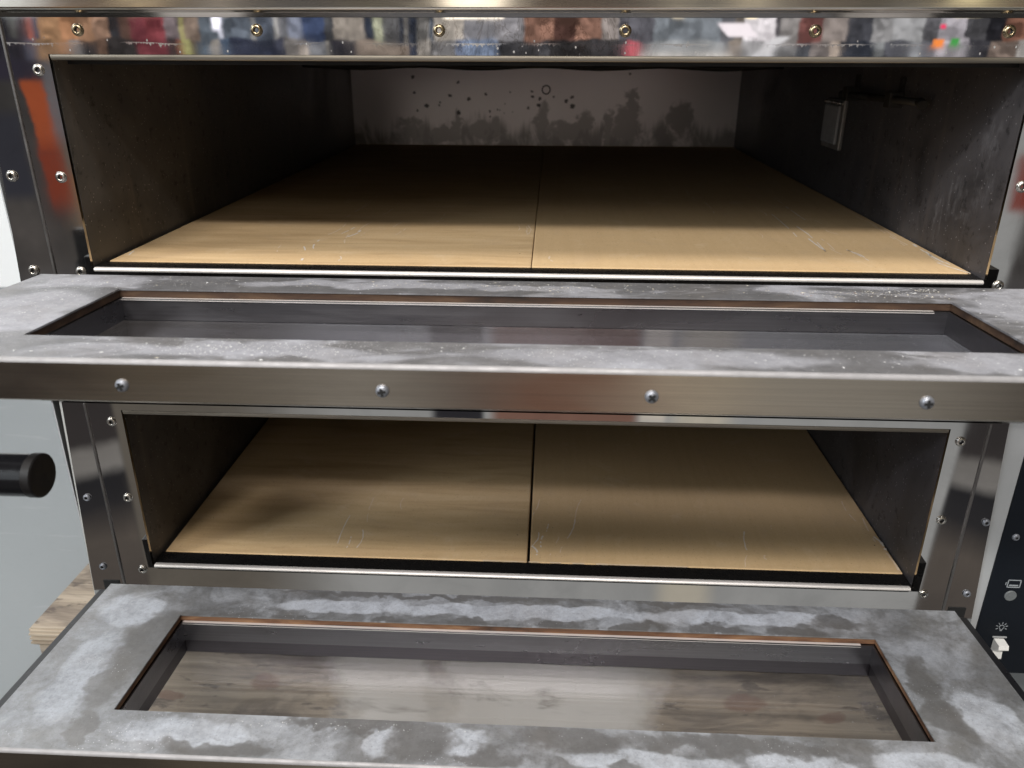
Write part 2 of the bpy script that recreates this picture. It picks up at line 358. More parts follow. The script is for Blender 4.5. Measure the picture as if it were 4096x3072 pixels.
# hearth stones
def stone(name, wavy, seed):
    m, gg, bs, oc = mat(name)
    x, y, z = gg.sep(oc)
    f = gg.noise(oc, 420, 4, .65)
    if wavy:
        wv = gg.noise(gg.scale(oc, 5, 42, 1, (seed, 0, 0)), 1, 5, .6, .9)
        wv2 = gg.noise(gg.scale(oc, 2, 9, 1, (seed, 3, 0)), 1, 4, .6, .5)
    else:
        wv = gg.m('ADD', .5, gg.m('MULTIPLY', gg.m('SUBTRACT', gg.noise(gg.scale(oc, 90, 3, 1, (seed, 0, 0)), 1, 4, .6), .5), .22))
        wv2 = gg.noise(gg.scale(oc, 1.2, 14, 1, (seed, 3, 0)), 1, 3, .5, .3)
    col = gg.ramp(wv, [(.28, (.46, .31, .165)), (.5, (.57, .40, .22)), (.72, (.625, .455, .265))])
    col = gg.mix(gg.m('MULTIPLY', gg.mr(wv2, .48, .72), .17), col, (.40, .255, .13))
    col = gg.mix(gg.m('MULTIPLY', gg.mr(f, .57, .70), .28), col, (.30, .20, .11))
    col = gg.mix(gg.m('MULTIPLY', gg.mr(f, .42, .30), .22), col, (.78, .68, .52))
    vor = gg.n('ShaderNodeTexVoronoi', {'Vector': oc, 'Scale': 60.0})
    pit = gg.n('ShaderNodeTexVoronoi', {'Vector': oc, 'Scale': 260.0})
    pt = gg.m('MULTIPLY', gg.mr(pit.outputs['Distance'], .28, .12), gg.m('GREATER_THAN', gg.sep(pit.outputs['Color'])[0], .86))
    col = gg.mix(gg.m('MULTIPLY', pt, .45), col, (.24, .15, .08))
    bl = gg.noise(oc, 11, 6, .7, .8)
    col = gg.mix(gg.m('MULTIPLY', gg.mr(bl, .50, .72), .30), col, (.47, .34, .225))
    col = gg.mix(gg.m('MULTIPLY', gg.mr(bl, .46, .30), .25), col, (.70, .565, .40))
    sp = gg.m('MULTIPLY', gg.mr(vor.outputs['Distance'], .07, .04), gg.m('GREATER_THAN', gg.sep(vor.outputs['Color'])[0], .965))
    col = gg.mix(sp, col, (.07, .045, .03))
    gg.put(bs.inputs['Base Color'], col)
    bs.inputs['Roughness'].default_value = .72
    bs.inputs['Specular IOR Level'].default_value = .3
    bump(gg, bs, f, .15, .0004)
    return m
M_ST = [stone("hearth_stone_banded", True, 0), stone("hearth_stone_plain", False, 2), stone("hearth_stone_banded_b", True, 5), stone("hearth_stone_plain_b", False, 8)]
M_SCR = plain("stone_scratch", (.66, .60, .54), .8, 0, .1, 200)
M_SCR2 = plain("stone_scratch_faint", (.63, .50, .36), .8, 0, .1, 200)

# door plates
def plate(name, upper):
    m, gg, bs, oc = mat(name)
    x, y, z = gg.sep(oc)
    n_f = gg.noise(oc, 380, 4, .7)
    n_m = gg.noise(oc, 34, 6, .65, .4)
    if upper:
        n_b = gg.noise(gg.scale(oc, 6, 13, 1), 1, 6, .65, 1.1)
        pale = gg.mr(n_b, .46, .66)
        c_d, c_p = (.200, .197, .205), (.335, .338, .375)
        dust = gg.mr(gg.noise(gg.scale(oc, 5, 11, 1, (4, 2, 0)), 1, 4, .6), .42, .62)
        pale = gg.m('MAXIMUM', gg.m('MULTIPLY', pale, .8), gg.m('MULTIPLY', gg.blobs(oc, [(-.43, -.12, .05, .07), (-.42, -.02, .06, .02), (-.2, -.225, .10, .018), (.10, -.225, .14, .02), (.36, -.22, .10, .02), (.44, -.08, .05, .05), (-.15, -.022, .14, .016), (.02, -.03, .08, .012)], .06, 16), .62))
    else:
        n_b = gg.noise(gg.scale(oc, 1, 1, 1, (0, .03, 0)), 15, 8, .72, .5)
        pale = gg.mr(n_b, .36, .66)
        c_d, c_p = (.225, .224, .224), (.385, .405, .445)
        wet = gg.blobs(oc, [(-.398, -.105, .030, .05), (-.385, -.075, .035, .03), (-.405, -.165, .018, .04), (-.40, -.222, .012, .025),
                            (-.268, -.241, .06, .010), (-.088, -.224, .032, .024), (-.02, -.240, .028, .014), (.055, -.212, .062, .014),
                            (.20, -.213, .10, .012), (.28, -.125, .03, .05) if False else (.405, -.115, .016, .04), (.402, -.165, .02, .02),
                            (.10, -.242, .02, .01), (-.15, -.206, .07, .008),
                            (-.33, -.05, .02, .006), (-.25, -.051, .03, .007), (-.15, -.050, .025, .008), (-.06, -.051, .03, .009), (.04, -.050, .03, .008),
                            (.12, -.051, .04, .008), (.21, -.050, .035, .01), (.30, -.051, .03, .008),
                            (-.10, -.004, .2, .006), (.18, -.005, .07, .006), (.35, -.03, .03, .012)], .045, 34)
        pl = gg.blobs(oc, [(-.30, -.222, .075, .02), (-.12, -.222, .02, .022), (-.045, -.222, .024, .02), (.12, -.236, .09, .012), (.36, -.225, .05, .02), (.25, -.232, .05, .013), (.442, -.17, .028, .04), (-.44, -.15, .03, .08),
                           (-.33, -.155, .01, .05), (.0, -.028, .20, .014), (-.2, -.028, .1, .014), (.25, -.028, .12, .014), (-.44, -.05, .04, .03)], .04, 22)
        pale = gg.m('MAXIMUM', gg.m('MULTIPLY', pale, .60), gg.m('MULTIPLY', pl, gg.m('MULTIPLY', gg.mr(n_m, .25, .55, .62, 1.0), gg.mr(gg.noise(oc, 230, 3, .7), .3, .6, .72, 1.0))))
        pale = gg.m('MULTIPLY', pale, gg.m('SUBTRACT', 1.0, gg.m('MULTIPLY', wet, .68)))
        dust = gg.mr(gg.noise(gg.scale(oc, 7, 9, 1, (4, 2, 0)), 1, 4, .6), .5, .66)
    mott = gg.mr(gg.m('ADD', gg.m('MULTIPLY', n_m, .6), gg.m('MULTIPLY', gg.noise(oc, 150, 4, .75), .4)), .32, .68, .80, 1.17)
    base_c = gg.mix(pale, c_d, c_p)
    base_c = gg.mix(1.0, base_c, gg.comb(mott, mott, mott), 'MULTIPLY')
    base_c = gg.mix(gg.m('MULTIPLY', gg.mr(n_f, .56, .68), .35), base_c, (.09, .085, .08))
    if not upper:
        base_c = gg.mix(gg.m('MULTIPLY', wet, .38), base_c, (.135, .125, .118))
    # brown cast rubbed into the bare areas
    br = gg.mr(gg.noise(oc, 9, 4, .6), .5, .68)
    base_c = gg.mix(gg.m('MULTIPLY', br, .25), base_c, (.17, .145, .12))
    # fine flour specks
    sc1 = 430.0 if upper else 520.0
    vor = gg.n('ShaderNodeTexVoronoi', {'Vector': gg.scale(oc, 1, 1.1, 1), 'Scale': sc1})
    sp = gg.m('MULTIPLY', gg.mr(vor.outputs['Distance'], .30, .16), gg.m('GREATER_THAN', gg.sep(vor.outputs['Color'])[0], .80 if upper else .84))
    sp = gg.m('MULTIPLY', sp, dust)
    base_c = gg.mix(gg.m('MULTIPLY', sp, .85), base_c, (.74, .75, .78))
    gg.put(bs.inputs['Base Color'], base_c)
    gg.put(bs.inputs['Metallic'], gg.mr(pale, .1, .8, .42, .05))
    gg.put(bs.inputs['Roughness'], gg.mr(pale, 0, 1, .40, .66))
    bump(gg, bs, gg.m('ADD', n_f, gg.m('MULTIPLY', sp, 1.5)), .25, .0006)
    return m
M_PLATE_U = plate("floury_door_plate", True)
M_PLATE_L = plate("stained_door_plate", False)

M_BLACK = plain("black_enamel", (.012, .012, .014), .33)
M_PANEL = plain("black_panel_paint", (.006, .008, .012), .5, 0, .1)
M_ROLL = plain('dull_rolled_edge', (.31, .30, .305), .55, .35, .25, 90)
M_BEAD = plain('dark_bead_steel', (.20, .19, .185), .34, .9, .2, 120)
M_RUB = plain("black_plastic", (.006, .006, .007), .17, 0, .2, 200)
M_CAP = plain("black_plastic_cap", (.006, .005, .005), .45, 0, .2, 200)
for _m in (M_RUB, M_CAP):
    _m.node_tree.nodes['Principled BSDF'].inputs['Specular IOR Level'].default_value = .3
M_GREY = plain("grey_sheet_metal", (.40, .41, .42), .5, .15, .06)
M_PALE = plain("pale_folded_edge", (.55, .56, .54), .4, .3, .06)
M_BRASS = plain("brassy_rivet", (.34, .27, .17), .24, 1.0, .25, 300)
M_RIV = plain("steel_rivet", (.48, .45, .41), .26, 1.0, .2, 300)
M_SCREW = plain("zinc_screw", (.24, .25, .28), .45, .6, .2, 300)
M_HOLE = plain("dark_recess", (.006, .006, .006), .7)
M_ICON = plain("printed_grey_icon", (.27, .29, .31), .6, 0, .05)
M_PANEL.node_tree.nodes['Principled BSDF'].inputs['Specular IOR Level'].default_value = .15
M_IND = plain("grey_indicator", (.13, .14, .145), .35, 0, .3, 400)
M_WHITE = plain("white_switch_plastic", (.80, .80, .78), .35, 0, .05)
M_FLOUR = plain("flour_flake", (.62, .62, .62), .8, 0, .08, 300)
M_GRAIN = plain("semolina_grain", (.58, .53, .44), .7, 0, .15, 300)
M_BURNT = plain("burnt_crumb", (.22, .09, .03), .7, 0, .3, 300)
M_LAMPF = plain('lamp_frame_steel', (.22, .21, .20), .4, .5, .2, 120)
M_LAMPG = plain("dusty_lamp_glass", (.26, .26, .27), .45, 0, .2, 240)

def gasket(name, k):
    m, gg, bs, oc = mat(name)
    n = gg.noise(gg.scale(oc, 9, 30, 60), 1, 5, .65, .5)
    col = gg.ramp(n, [(.30, (.03, .018, .012)), (.48, (.15, .075, .04)), (.70, (.36, .22, .12))])
    col = gg.mix(1.0, col, (k, k * .92, k * .85), 'MULTIPLY')
    gg.put(bs.inputs['Base Color'], col)
    bs.inputs['Roughness'].default_value = .8
    return m
M_GASK = (gasket('scorched_gasket', .28), gasket('tan_gasket', .85))

def glass(name, tint):
    m = bpy.data.materials.new(name)
    m.use_nodes = True
    nt = m.node_tree
    for nd in list(nt.nodes):
        nt.nodes.remove(nd)
    gg = G(nt)
    bf = gg.n('ShaderNodeNewGeometry').outputs['Backfacing']
    fr = gg.n('ShaderNodeFresnel', {'IOR': gg.mr(bf, 0, 1, 1.5, 1 / 1.5, False)}).outputs[0]   # same pane from both sides
    tr = gg.n('ShaderNodeBsdfTransparent', {'Color': (*tint, 1)})
    gl = gg.n('ShaderNodeBsdfGlossy', {'Color': (.95, .93, .96, 1), 'Roughness': .03})
    mx = gg.n('ShaderNodeMixShader', {0: fr, 1: tr.outputs[0], 2: gl.outputs[0]})
    oc = gg.n('ShaderNodeTexCoord').outputs['Object']
    vor = gg.n('ShaderNodeTexVoronoi', {'Vector': oc, 'Scale': 170.0})
    sp = gg.m('MULTIPLY', gg.mr(vor.outputs['Distance'], .12, .06), gg.m('GREATER_THAN', gg.sep(vor.outputs['Color'])[0], .9))
    df = gg.n('ShaderNodeBsdfDiffuse', {'Color': (.5, .5, .52, 1)})
    film = gg.m('ADD', gg.m('MULTIPLY', sp, .5), gg.mr(gg.noise(oc, 11, 5, .65), .4, .7, .004, .03), clamp=True)
    mx2 = gg.n('ShaderNodeMixShader', {0: film, 1: mx.outputs[0], 2: df.outputs[0]})
    gg.n('ShaderNodeOutputMaterial', {'Surface': mx2.outputs[0]})
    return m
M_GLASS = (glass('smoked_door_glass', (.70, .705, .75)), glass('clear_door_glass', (.95, .945, .945)))

def wood(name, painted):
    m, gg, bs, oc = mat(name)
    x, y, z = gg.sep(oc)
    gr = gg.noise(gg.scale(oc, 2.2, 60, 60), 1, 6, .65, .6)
    bl = gg.noise(gg.scale(oc, 5, 11, 14), 1, 5, .65, .5)
    col = gg.ramp(gr, [(.28, (.15, .12, .09)), (.5, (.31, .255, .195)), (.72, (.45, .385, .305))])
    col = gg.mix(gg.m('MULTIPLY', gg.mr(bl, .46, .62), .75), col, (.085, .065, .055))
    col = gg.mix(gg.m('MULTIPLY', gg.mr(gg.noise(gg.scale(oc, 14, 40, 40), 1, 4, .7), .58, .68), .7), col, (.06, .045, .04))
    # grain kept in streaks along the plank and a few ruddy knots
    kn = gg.blobs(gg.comb(x, z, 0.0), [(-.36, -.30, .022, .015), (.30, -.305, .03, .016), (.42, -.325, .02, .01), (-.50, -.33, .02, .01)], .02, 30)
    col = gg.mix(gg.m('MULTIPLY', kn, .6), col, (.16, .07, .045))
    if painted:  # beam made paler across its middle, ragged ends, one browner streak
        edge = gg.m('ADD', x, gg.m('MULTIPLY', gg.m('SUBTRACT', gg.noise(oc, 14, 4, .6), .5), .12))
        k = gg.m('MAXIMUM', gg.m('MULTIPLY', gg.mr(edge, -.31, -.22), gg.mr(edge, .22, .12)), .10)
        k = gg.m('MULTIPLY', k, gg.mr(bl, .72, .56, .25, 1))
        drip = gg.mr(gg.m('ABSOLUTE', gg.m('ADD', edge, .115)), .035, .01)
        k = gg.m('MULTIPLY', k, gg.m('SUBTRACT', 1.0, gg.m('MULTIPLY', drip, gg.mr(z, -.30, -.26, .25, .7))))
        col = gg.mix(gg.m('MULTIPLY', k, .92), col, (.68, .66, .635))
    gg.put(bs.inputs['Base Color'], col)
    bs.inputs['Roughness'].default_value = .8
    bump(gg, bs, gr, .5, .002)
    return m
M_WOOD = wood("weathered_plank_wood", False)
M_BEAM = wood("pale_middle_beam_wood", True)

def floor_m():
    m, gg, bs, oc = mat("grey_painted_concrete")
    a = gg.noise(oc, 1.2, 5, .6, .4)
    b = gg.noise(oc, 60, 5, .7)
    c = gg.noise(gg.scale(oc, 3, 22, 1), 1, 5, .7, .4)
    col = gg.mix(gg.mr(a, .3, .7), (.165, .18, .19), (.195, .21, .218))
    col = gg.mix(gg.m('MULTIPLY', gg.mr(b, .56, .7), .2), col, (.15, .16, .168))
    col = gg.mix(gg.m('MULTIPLY', gg.mr(c, .60, .66), .25), col, (.28, .29, .30))
    gg.put(bs.inputs['Base Color'], col)
    gg.put(bs.inputs['Roughness'], gg.mr(a, .3, .7, .45, .6))
    bump(gg, bs, b, .1, .002)
    return m
M_FLOOR = floor_m()
M_WALL = plain("white_painted_wall", (.84, .85, .86), .6, 0, .03, 3)

# ------------------------------------------------------------------ mesh helpers
def quad(bm, pts, mi=0):
    f = bm.faces.new([bm.verts.new(p) for p in pts])
    f.material_index = mi
    return f
def add_box(bm, x0, x1, y0, y1, z0, z1, mi=0, bev=0.0):
    vs = [bm.verts.new((x, y, z)) for x in (x0, x1) for y in (y0, y1) for z in (z0, z1)]
    idx = [(0, 1, 3, 2), (4, 6, 7, 5), (0, 4, 5, 1), (2, 3, 7, 6), (0, 2, 6, 4), (1, 5, 7, 3)]
    fs = [bm.faces.new([vs[i] for i in q]) for q in idx]
    for f in fs:
        f.material_index = mi
    if bev > 0:
        es = list({e for f in fs for e in f.edges})
        bmesh.ops.bevel(bm, geom=es, offset=bev, segments=2, profile=.6, affect='EDGES')
def add_prism(bm, prof, x0, x1, mi=0, caps=True, closed=True):
    """profile of (y, z) points extruded along x"""
    a = [bm.verts.new((x0, y, z)) for y, z in prof]
    b = [bm.verts.new((x1, y, z)) for y, z in prof]
    n = len(prof)
    for i in range(n if closed else n - 1):
        j = (i + 1) % n
        bm.faces.new([a[i], a[j], b[j], b[i]]).material_index = mi
    if caps and closed:
        bm.faces.new(a[::-1]).material_index = mi
        bm.faces.new(b).material_index = mi
def add_frame(bm, xs, zs, y0, y1):
    """upright sheet in the x/z plane with a rectangular hole: xs, zs are 4 stops each"""
    for y, flip in ((y0, 0), (y1, 1)):
        g_ = [[bm.verts.new((x, y, z)) for z in zs] for x in xs]
        for i in range(3):
            for j in range(3):
                if i == 1 and j == 1:
                    continue
                q = [g_[i][j], g_[i + 1][j], g_[i + 1][j + 1], g_[i][j + 1]]
                bm.faces.new(q[::-1] if flip else q)
    for (x0, x1, z0, z1) in ((xs[0], xs[3], zs[0], zs[3]), (xs[1], xs[2], zs[1], zs[2])):
        c = [(x0, z0), (x1, z0), (x1, z1), (x0, z1)]
        for k in range(4):
            (xa, za), (xb, zb) = c[k], c[(k + 1) % 4]
            quad(bm, [(xa, y0, za), (xa, y1, za), (xb, y1, zb), (xb, y0, zb)])
def add_lathe(bm, prof, cx, cz, y0, seg=20, mis=None):
    """profile of (radius, depth towards -y) spun about the y axis through (cx, cz)"""
    rings = []
    for r, d in prof:
        if r < 1e-7:
            rings.append([bm.verts.new((cx, y0 - d, cz))])
        else:
            rings.append([bm.verts.new((cx + r * math.cos(2 * math.pi * k / seg), y0 - d, cz + r * math.sin(2 * math.pi * k / seg))) for k in range(seg)])
    for i in range(len(rings) - 1):
        A, B = rings[i], rings[i + 1]
        mi = mis[i] if mis else 0
        for k in range(seg):
            k2 = (k + 1) % seg
            if len(A) == 1:
                f = bm.faces.new([A[0], B[k2], B[k]])
            elif len(B) == 1:
                f = bm.faces.new([A[k], A[k2], B[0]])
            else:
                f = bm.faces.new([A[k], A[k2], B[k2], B[k]])
            f.material_index = mi
            f.smooth = True
def add_tube(bm, pts, r, seg=10, mi=0):
    rings = []
    for i, p in enumerate(pts):
        p = Vector(p)
        d = (Vector(pts[min(i + 1, len(pts) - 1)]) - Vector(pts[max(i - 1, 0)])).normalized()
        a = d.cross(Vector((0, 0, 1)))
        if a.length < 1e-4:
            a = d.cross(Vector((1, 0, 0)))
        a.normalize()
        b = d.cross(a)
        rings.append([bm.verts.new(p + a * (r * math.cos(2 * math.pi * k / seg)) + b * (r * math.sin(2 * math.pi * k / seg))) for k in range(seg)])
    for A, B in zip(rings, rings[1:]):
        for k in range(seg):
            f = bm.faces.new([A[k], A[(k + 1) % seg], B[(k + 1) % seg], B[k]])
            f.smooth = True
            f.material_index = mi
    bm.faces.new(rings[0][::-1]).material_index = mi
    bm.faces.new(rings[-1]).material_index = mi
def obj(name, bm, mats, parent=None, loc=(0, 0, 0), smooth=None):
    bmesh.ops.recalc_face_normals(bm, faces=bm.faces[:])
    uv = bm.loops.layers.uv.new("UVMap")
    for f in bm.faces:
        n = f.normal
        ax = max(range(3), key=lambda i: abs(n[i]))
        for l in f.loops:
            c = l.vert.co
            l[uv].uv = (c.x, c.z) if ax == 1 else ((c.x, c.y) if ax == 2 else (c.y, c.z))
    me = bpy.data.meshes.new(name)
    bm.to_mesh(me)
    bm.free()
    for m in (mats if isinstance(mats, (list, tuple)) else [mats]):
        me.materials.append(m)
    o = bpy.data.objects.new(name, me)
    COL.objects.link(o)
    if parent:
        o.parent = parent
    o.location = loc
    if smooth:
        for p in me.polygons:
            p.use_smooth = True
    return o
def empty(name, loc, parent=None):
    o = bpy.data.objects.new(name, None)
    COL.objects.link(o)
    o.empty_display_size = .05
    o.parent = parent
    o.location = loc
    return o
def tag(o, label=None, cat=None, group=None, kind=None):
    for k, v in (('label', label), ('category', cat), ('group', group), ('kind', kind)):
        if v:
            o[k] = v
    return o
def new():
    return bmesh.new()

# ------------------------------------------------------------------ setting
bm = new()
quad(bm, [(-9, -.35, -.4), (6, -.35, -.4), (6, 7, -.4), (-9, 7, -.4)])
tag(obj("floor", bm, M_FLOOR), kind="structure")
bm = new()
add_box(bm, -9, 6, 2.30, 2.42, -.4, 3.4)
tag(obj("wall", bm, M_WALL), "bright white painted wall standing behind the oven on the left", "wall")

# ------------------------------------------------------------------ the oven
OZ = -.218
oven = tag(empty("deck_oven", (0, 0, OZ)), "stainless steel double deck pizza oven with both drop down doors open", "oven")
def part(name, bm, mats, parent=None, smooth=None, label=None):
    o = obj(name, bm, mats, oven, (0, 0, -OZ), smooth)
    if label:
        o['label'] = label
    return o
W = .465
# outer body (sides, back, bottom, top)
bm = new()
add_box(bm, -.549, -.5475, .006, 1.32, OZ, .74)
add_box(bm, .5475, .549, .006, 1.32, OZ, .74)
add_box(bm, -.5475, .5475, 1.30, 1.32, OZ, .74)
add_box(bm, -.5475, .5475, .006, 1.30, OZ, OZ + .004)
add_box(bm, -.5475, .5475, .006, 1.30, .735, .74)
part("oven_body", bm, M_GREY)
# hood above the upper deck: brushed fascia, rolled lower edge, recessed bevel
bm = new()
prof = [(.004, .74), (-.010, .74), (-.010, .5462)]
for k in range(1, 7):
    a = k / 6 * math.pi * .5
    prof.append((-.010 + .0026 * (1 - math.cos(a)) , .5462 - .0026 * math.sin(a)))
prof += [(-.0040, .5418), (-.0022, .5380), (.004, .5380)]
add_prism(bm, prof, -.556, .556)
part("hood", bm, M_HOOD)

def rivet(x, z, m, r=.0056):
    bm = new()
    add_lathe(bm, [(r * 1.02, 0), (r, .0010), (r * .86, .0021), (r * .62, .0027), (r * .48, .0026), (r * .40, .0021), (r * .38, -.0012), (0, -.0012)],
              x, z, 0, 22, [0, 0, 0, 0, 0, 1, 1])
    return part("rivet", bm, [m, M_HOLE])

def deck(zt, zb, ztop, zbot, mat_f, flange_l, flange_r):
    lip = zt + .0053
    bm = new()
    add_frame(bm, (-.506, -W, W, .506), (zbot, zb - .003, lip, ztop), 0, .004)
    part("front_frame", bm, mat_f)
    # rolled lip along the top of the mouth
    bm = new()
    prof = [(.004, lip - .0002), (-.0006, lip - .0002)]
    for k in range(0, 7):
        a = k / 6 * math.pi * .5
        prof.append((-.0006 - .0008 * math.sin(a) + .0030 * (1 - math.cos(a)), lip - .0006 - .0047 * math.sin(a)))
    prof += [(.030, zt), (.030, zt + .0012), (.004, zt + .0016)]
    add_prism(bm, prof, -W + .002, W - .002)
    part("mouth_lip", bm, M_LIP)
    # outer flanges (slightly wider towards the bottom) and the thin beads in front of the joint
    for side, (xt, xb) in ((-1, flange_l), (1, flange_r)):
        bm = new()
        v = [(side * .506, .0006, ztop), (side * xt, .0006, ztop), (side * xb, .0006, zbot), (side * .506, .0006, zbot)]
        f = quad(bm, v)
        r_ = bmesh.ops.extrude_face_region(bm, geom=[f])
        bmesh.ops.translate(bm, vec=(0, .0028, 0), verts=[q for q in r_['geom'] if isinstance(q, bmesh.types.BMVert)])
        part("outer_flange", bm, M_POL2)
        bm = new()
        add_box(bm, side * .506 - .0013, side * .506 + .0013, -.0018, .0004, zbot + .004, ztop, 0, .0007)
        part("edge_bead", bm, M_BEAD)
    # sill: black-looking flat, round nose and apron
    bm = new()
    prof = [(.003, zb - .0016), (.0014, zb - .0012)]
    for k in range(0, 11):
        a = k / 10 * math.pi
        prof.append((-.0008 - .0030 * math.sin(a), zb - .0032 + .0023 * math.cos(a)))
    prof += [(.003, zb - .0056)]
    add_prism(bm, prof, -W + .004, W - .004)
    nose = bm
    bm = new()
    add_box(bm, -W + .001, W - .001, .0031, .026, zb - .010, zb - .0014)
    sl = part("sill", bm, M_SILL)
    obj("sill_nose", nose, M_BULL, sl)
    # chamber lining
    for side, m in ((-1, M_CH_L), (1, M_CH_R)):
        bm = new()
        x0, x1 = sorted((side * W, side * (W + .012)))
        add_box(bm, x0, x1, .0055, 1.2276, zb - .012, zt + .004)
        part("chamber_wall", bm, m)
    bm = new()
    add_box(bm, -W, W, 1.2276, 1.24, zb - .012, zt + .004)
    part("chamber_back", bm, M_BACK if zt > .3 else M_CH_L)
    bm = new()
    add_box(bm, -W, W, .031, 1.2276, zt - .004, zt + .004)
    part("chamber_ceiling", bm, M_DARK)
    bm = new()
    add_box(bm, -W, W, .027, 1.2276, zb - .030, zb - .024)
    part("chamber_base", bm, M_DARK)
    # heating elements slung under the ceiling
    for yy in (.62, .90):
        bm = new()
        pts = []
        for k in range(33):
            t = k / 32
            x = -.40 + .80 * t
            sag = .004 * math.sin(t * math.pi * 4) ** 2
            pts.append((x, yy, zt - .012 - sag))
        add_tube(bm, pts, .0045, 8)
        part("heating_element", bm, M_DARK)
M_BACK = backwall()
deck(.5, .297, .5378, .1385, M_POL, (.5300, .5565), (.5300, .5565))
deck(.1231, -.0803, .1365, OZ, M_POL2, (.5335, .5535), (.5260, .5490))
# separate pale folded side edges
bm = new()
f = quad(bm, [(-.5325, .0042, .1365), (-.5385, .0042, .1365), (-.5555, .0042, OZ), (-.5520, .0042, OZ)])
part("side_edge", bm, M_PALE)
bm = new()
add_box(bm, .5205, .5532, .0042, .05, OZ + .004, .60)
part("side_edge", bm, M_GREY)
for i in range(6):
    rivet(-.4310 + .1728 * i, .5268, M_BRASS)
for s in (-1, 1):
    for z in (.4910, .3893, .2905):
        rivet(s * .4776, z, M_RIV)
    for z in (.3900, .2912):
        rivet(s * .5293, z, M_RIV)
    for z in (.1138, .0128, -.0905):
        rivet(s * .4784, z, M_RIV)
    for z in (.0112, -.0882):
        rivet(s * .5290, z, M_SCREW, .0044)
for z in (.2755, -.1200):                              # slots for the door hinges
    for s in (-1, 1):
        bm = new()
        add_box(bm, *sorted((s * .5125, s * .5330)), -.0004, .0008, z - .013, z + .011, 0, .0002)
        part("hinge_slot", bm, M_HOLE)
# lamp on the right wall of the upper chamber
bm = new()
add_box(bm, W - .007, W - .0002, .476, .558, .370, .443, 0, .002)
lampf = part("chamber_lamp", bm, M_LAMPF)
bm = new()
add_box(bm, W - .012, W - .0068, .484, .550, .378, .435, 0, .003)
lg = obj("lamp_glass", bm, M_LAMPG, lampf)
bm = new()
add_box(bm, W - .0125, W - .0066, .480, .554, .4365, .4400, 0, .001)
obj("lamp_clip", bm, M_RIV, lampf)
# thermostat bulb in its brackets
bm = new()
add_tube(bm, [(W - .012, .205, .455), (W - .012, .48, .452)], .0045, 12)
add_tube(bm, [(W - .012, .205, .455), (W - .012, .195, .452)], .0058, 12)
prb = part("temperature_probe", bm, M_DARK)
for yy in (.29, .45):
    bm = new()
    add_box(bm, W - .018, W - .0002, yy - .009, yy + .009, .444, .463, 0, .001)
    add_box(bm, W - .003, W - .0002, yy - .006, yy + .006, .463, .480)
    obj("probe_bracket", bm, M_DARK, prb)
# ring in the back panel
bm = new()
pts = [(.006 + .0095 * math.cos(a), 1.2262, .425 + .0095 * math.sin(a)) for a in [2 * math.pi * k / 24 for k in range(25)]]
add_tube(bm, pts, .0016, 6)
part("back_plug", bm, M_DARK)

# control box on the right
bm = new()
add_box(bm, .5534, .80, .0010, .10, -.207, .60, 0, .0015)
pan = part("control_panel", bm, M_PANEL)
PY = .0008
def flat(bm, pts, th=.0004):
    f = quad(bm, [(x, PY, z) for x, z in pts])
    r_ = bmesh.ops.extrude_face_region(bm, geom=[f])
    bmesh.ops.translate(bm, vec=(0, -th, 0), verts=[q for q in r_['geom'] if isinstance(q, bmesh.types.BMVert)])
def ring(bm, cx, cz, r0, r1, seg=20, a0=0, a1=360):
    for k in range(seg):
        a, b = R(a0 + (a1 - a0) * k / seg), R(a0 + (a1 - a0) * (k + 1) / seg)
        flat(bm, [(cx + r0 * math.cos(a), cz + r0 * math.sin(a)), (cx + r1 * math.cos(a), cz + r1 * math.sin(a)),
                  (cx + r1 * math.cos(b), cz + r1 * math.sin(b)), (cx + r0 * math.cos(b), cz + r0 * math.sin(b))])
def stroke(bm, xa, za, xb, zb, wd=.0008):
    d = Vector((xb - xa, zb - za)).normalized() * wd * .5
    n = Vector((-d.y, d.x))
    flat(bm, [(xa + n.x, za + n.y), (xa - n.x, za - n.y), (xb - n.x, zb - n.y), (xb + n.x, zb + n.y)])
bm = new()                                           # oven chamber symbol: box outline with a heated floor line
x0, x1, z0, z1 = .5735, .5880, -.0775, -.0675
for q in ((x0, z0, x1, z0), (x0, z1, x1, z1), (x0, z0, x0, z1), (x1, z0, x1, z1)):
    stroke(bm, *q, .0011)
stroke(bm, x0 + .002, z0 + .0026, x1 - .002, z0 + .0026, .0018)
stroke(bm, x0 - .0022, z0 + .003, x0 - .0022, z1 - .003, .0008)
obj("oven_icon", bm, M_ICON, pan)
bm = new()
add_lathe(bm, [(.0070, -.001), (.0070, .0010), (.0062, .0014), (.0050, .0009), (.0030, .0013), (0, .0012)], .5805, -.0897, PY, 24)
obj("indicator_light", bm, M_IND, pan)
bm = new()                                           # light bulb symbol
bx_, bz_ = .5812, -.1362
ring(bm, bx_, bz_, .0024, .0032, 20, -60, 240)
for dz in (-.0042, -.0054):
    stroke(bm, bx_ - .0014, bz_ + dz, bx_ + .0014, bz_ + dz, .0008)
stroke(bm, bx_ - .0014, bz_ - .0026, bx_ - .0013, bz_ - .0042, .0007)
stroke(bm, bx_ + .0014, bz_ - .0026, bx_ + .0013, bz_ - .0042, .0007)
for a in (-25, 15, 52, 90, 128, 165, 205):
    c, s_ = math.cos(R(a)), math.sin(R(a))
    stroke(bm, bx_ + .0045 * c, bz_ + .0045 * s_, bx_ + .0072 * c, bz_ + .0072 * s_, .0008)
obj("bulb_icon", bm, M_ICON, pan)
bm = new()                                           # white rocker with its dark bezel line
v0 = [(PY, -.1535), (-.012, -.1545), (-.0135, -.1600), (-.0035, -.1690), (-.005, -.1800), (PY, -.1815)]
add_prism(bm, v0, .5758, .5878)
sw = obj("rocker_switch", bm, M_WHITE, pan)
bm = new()
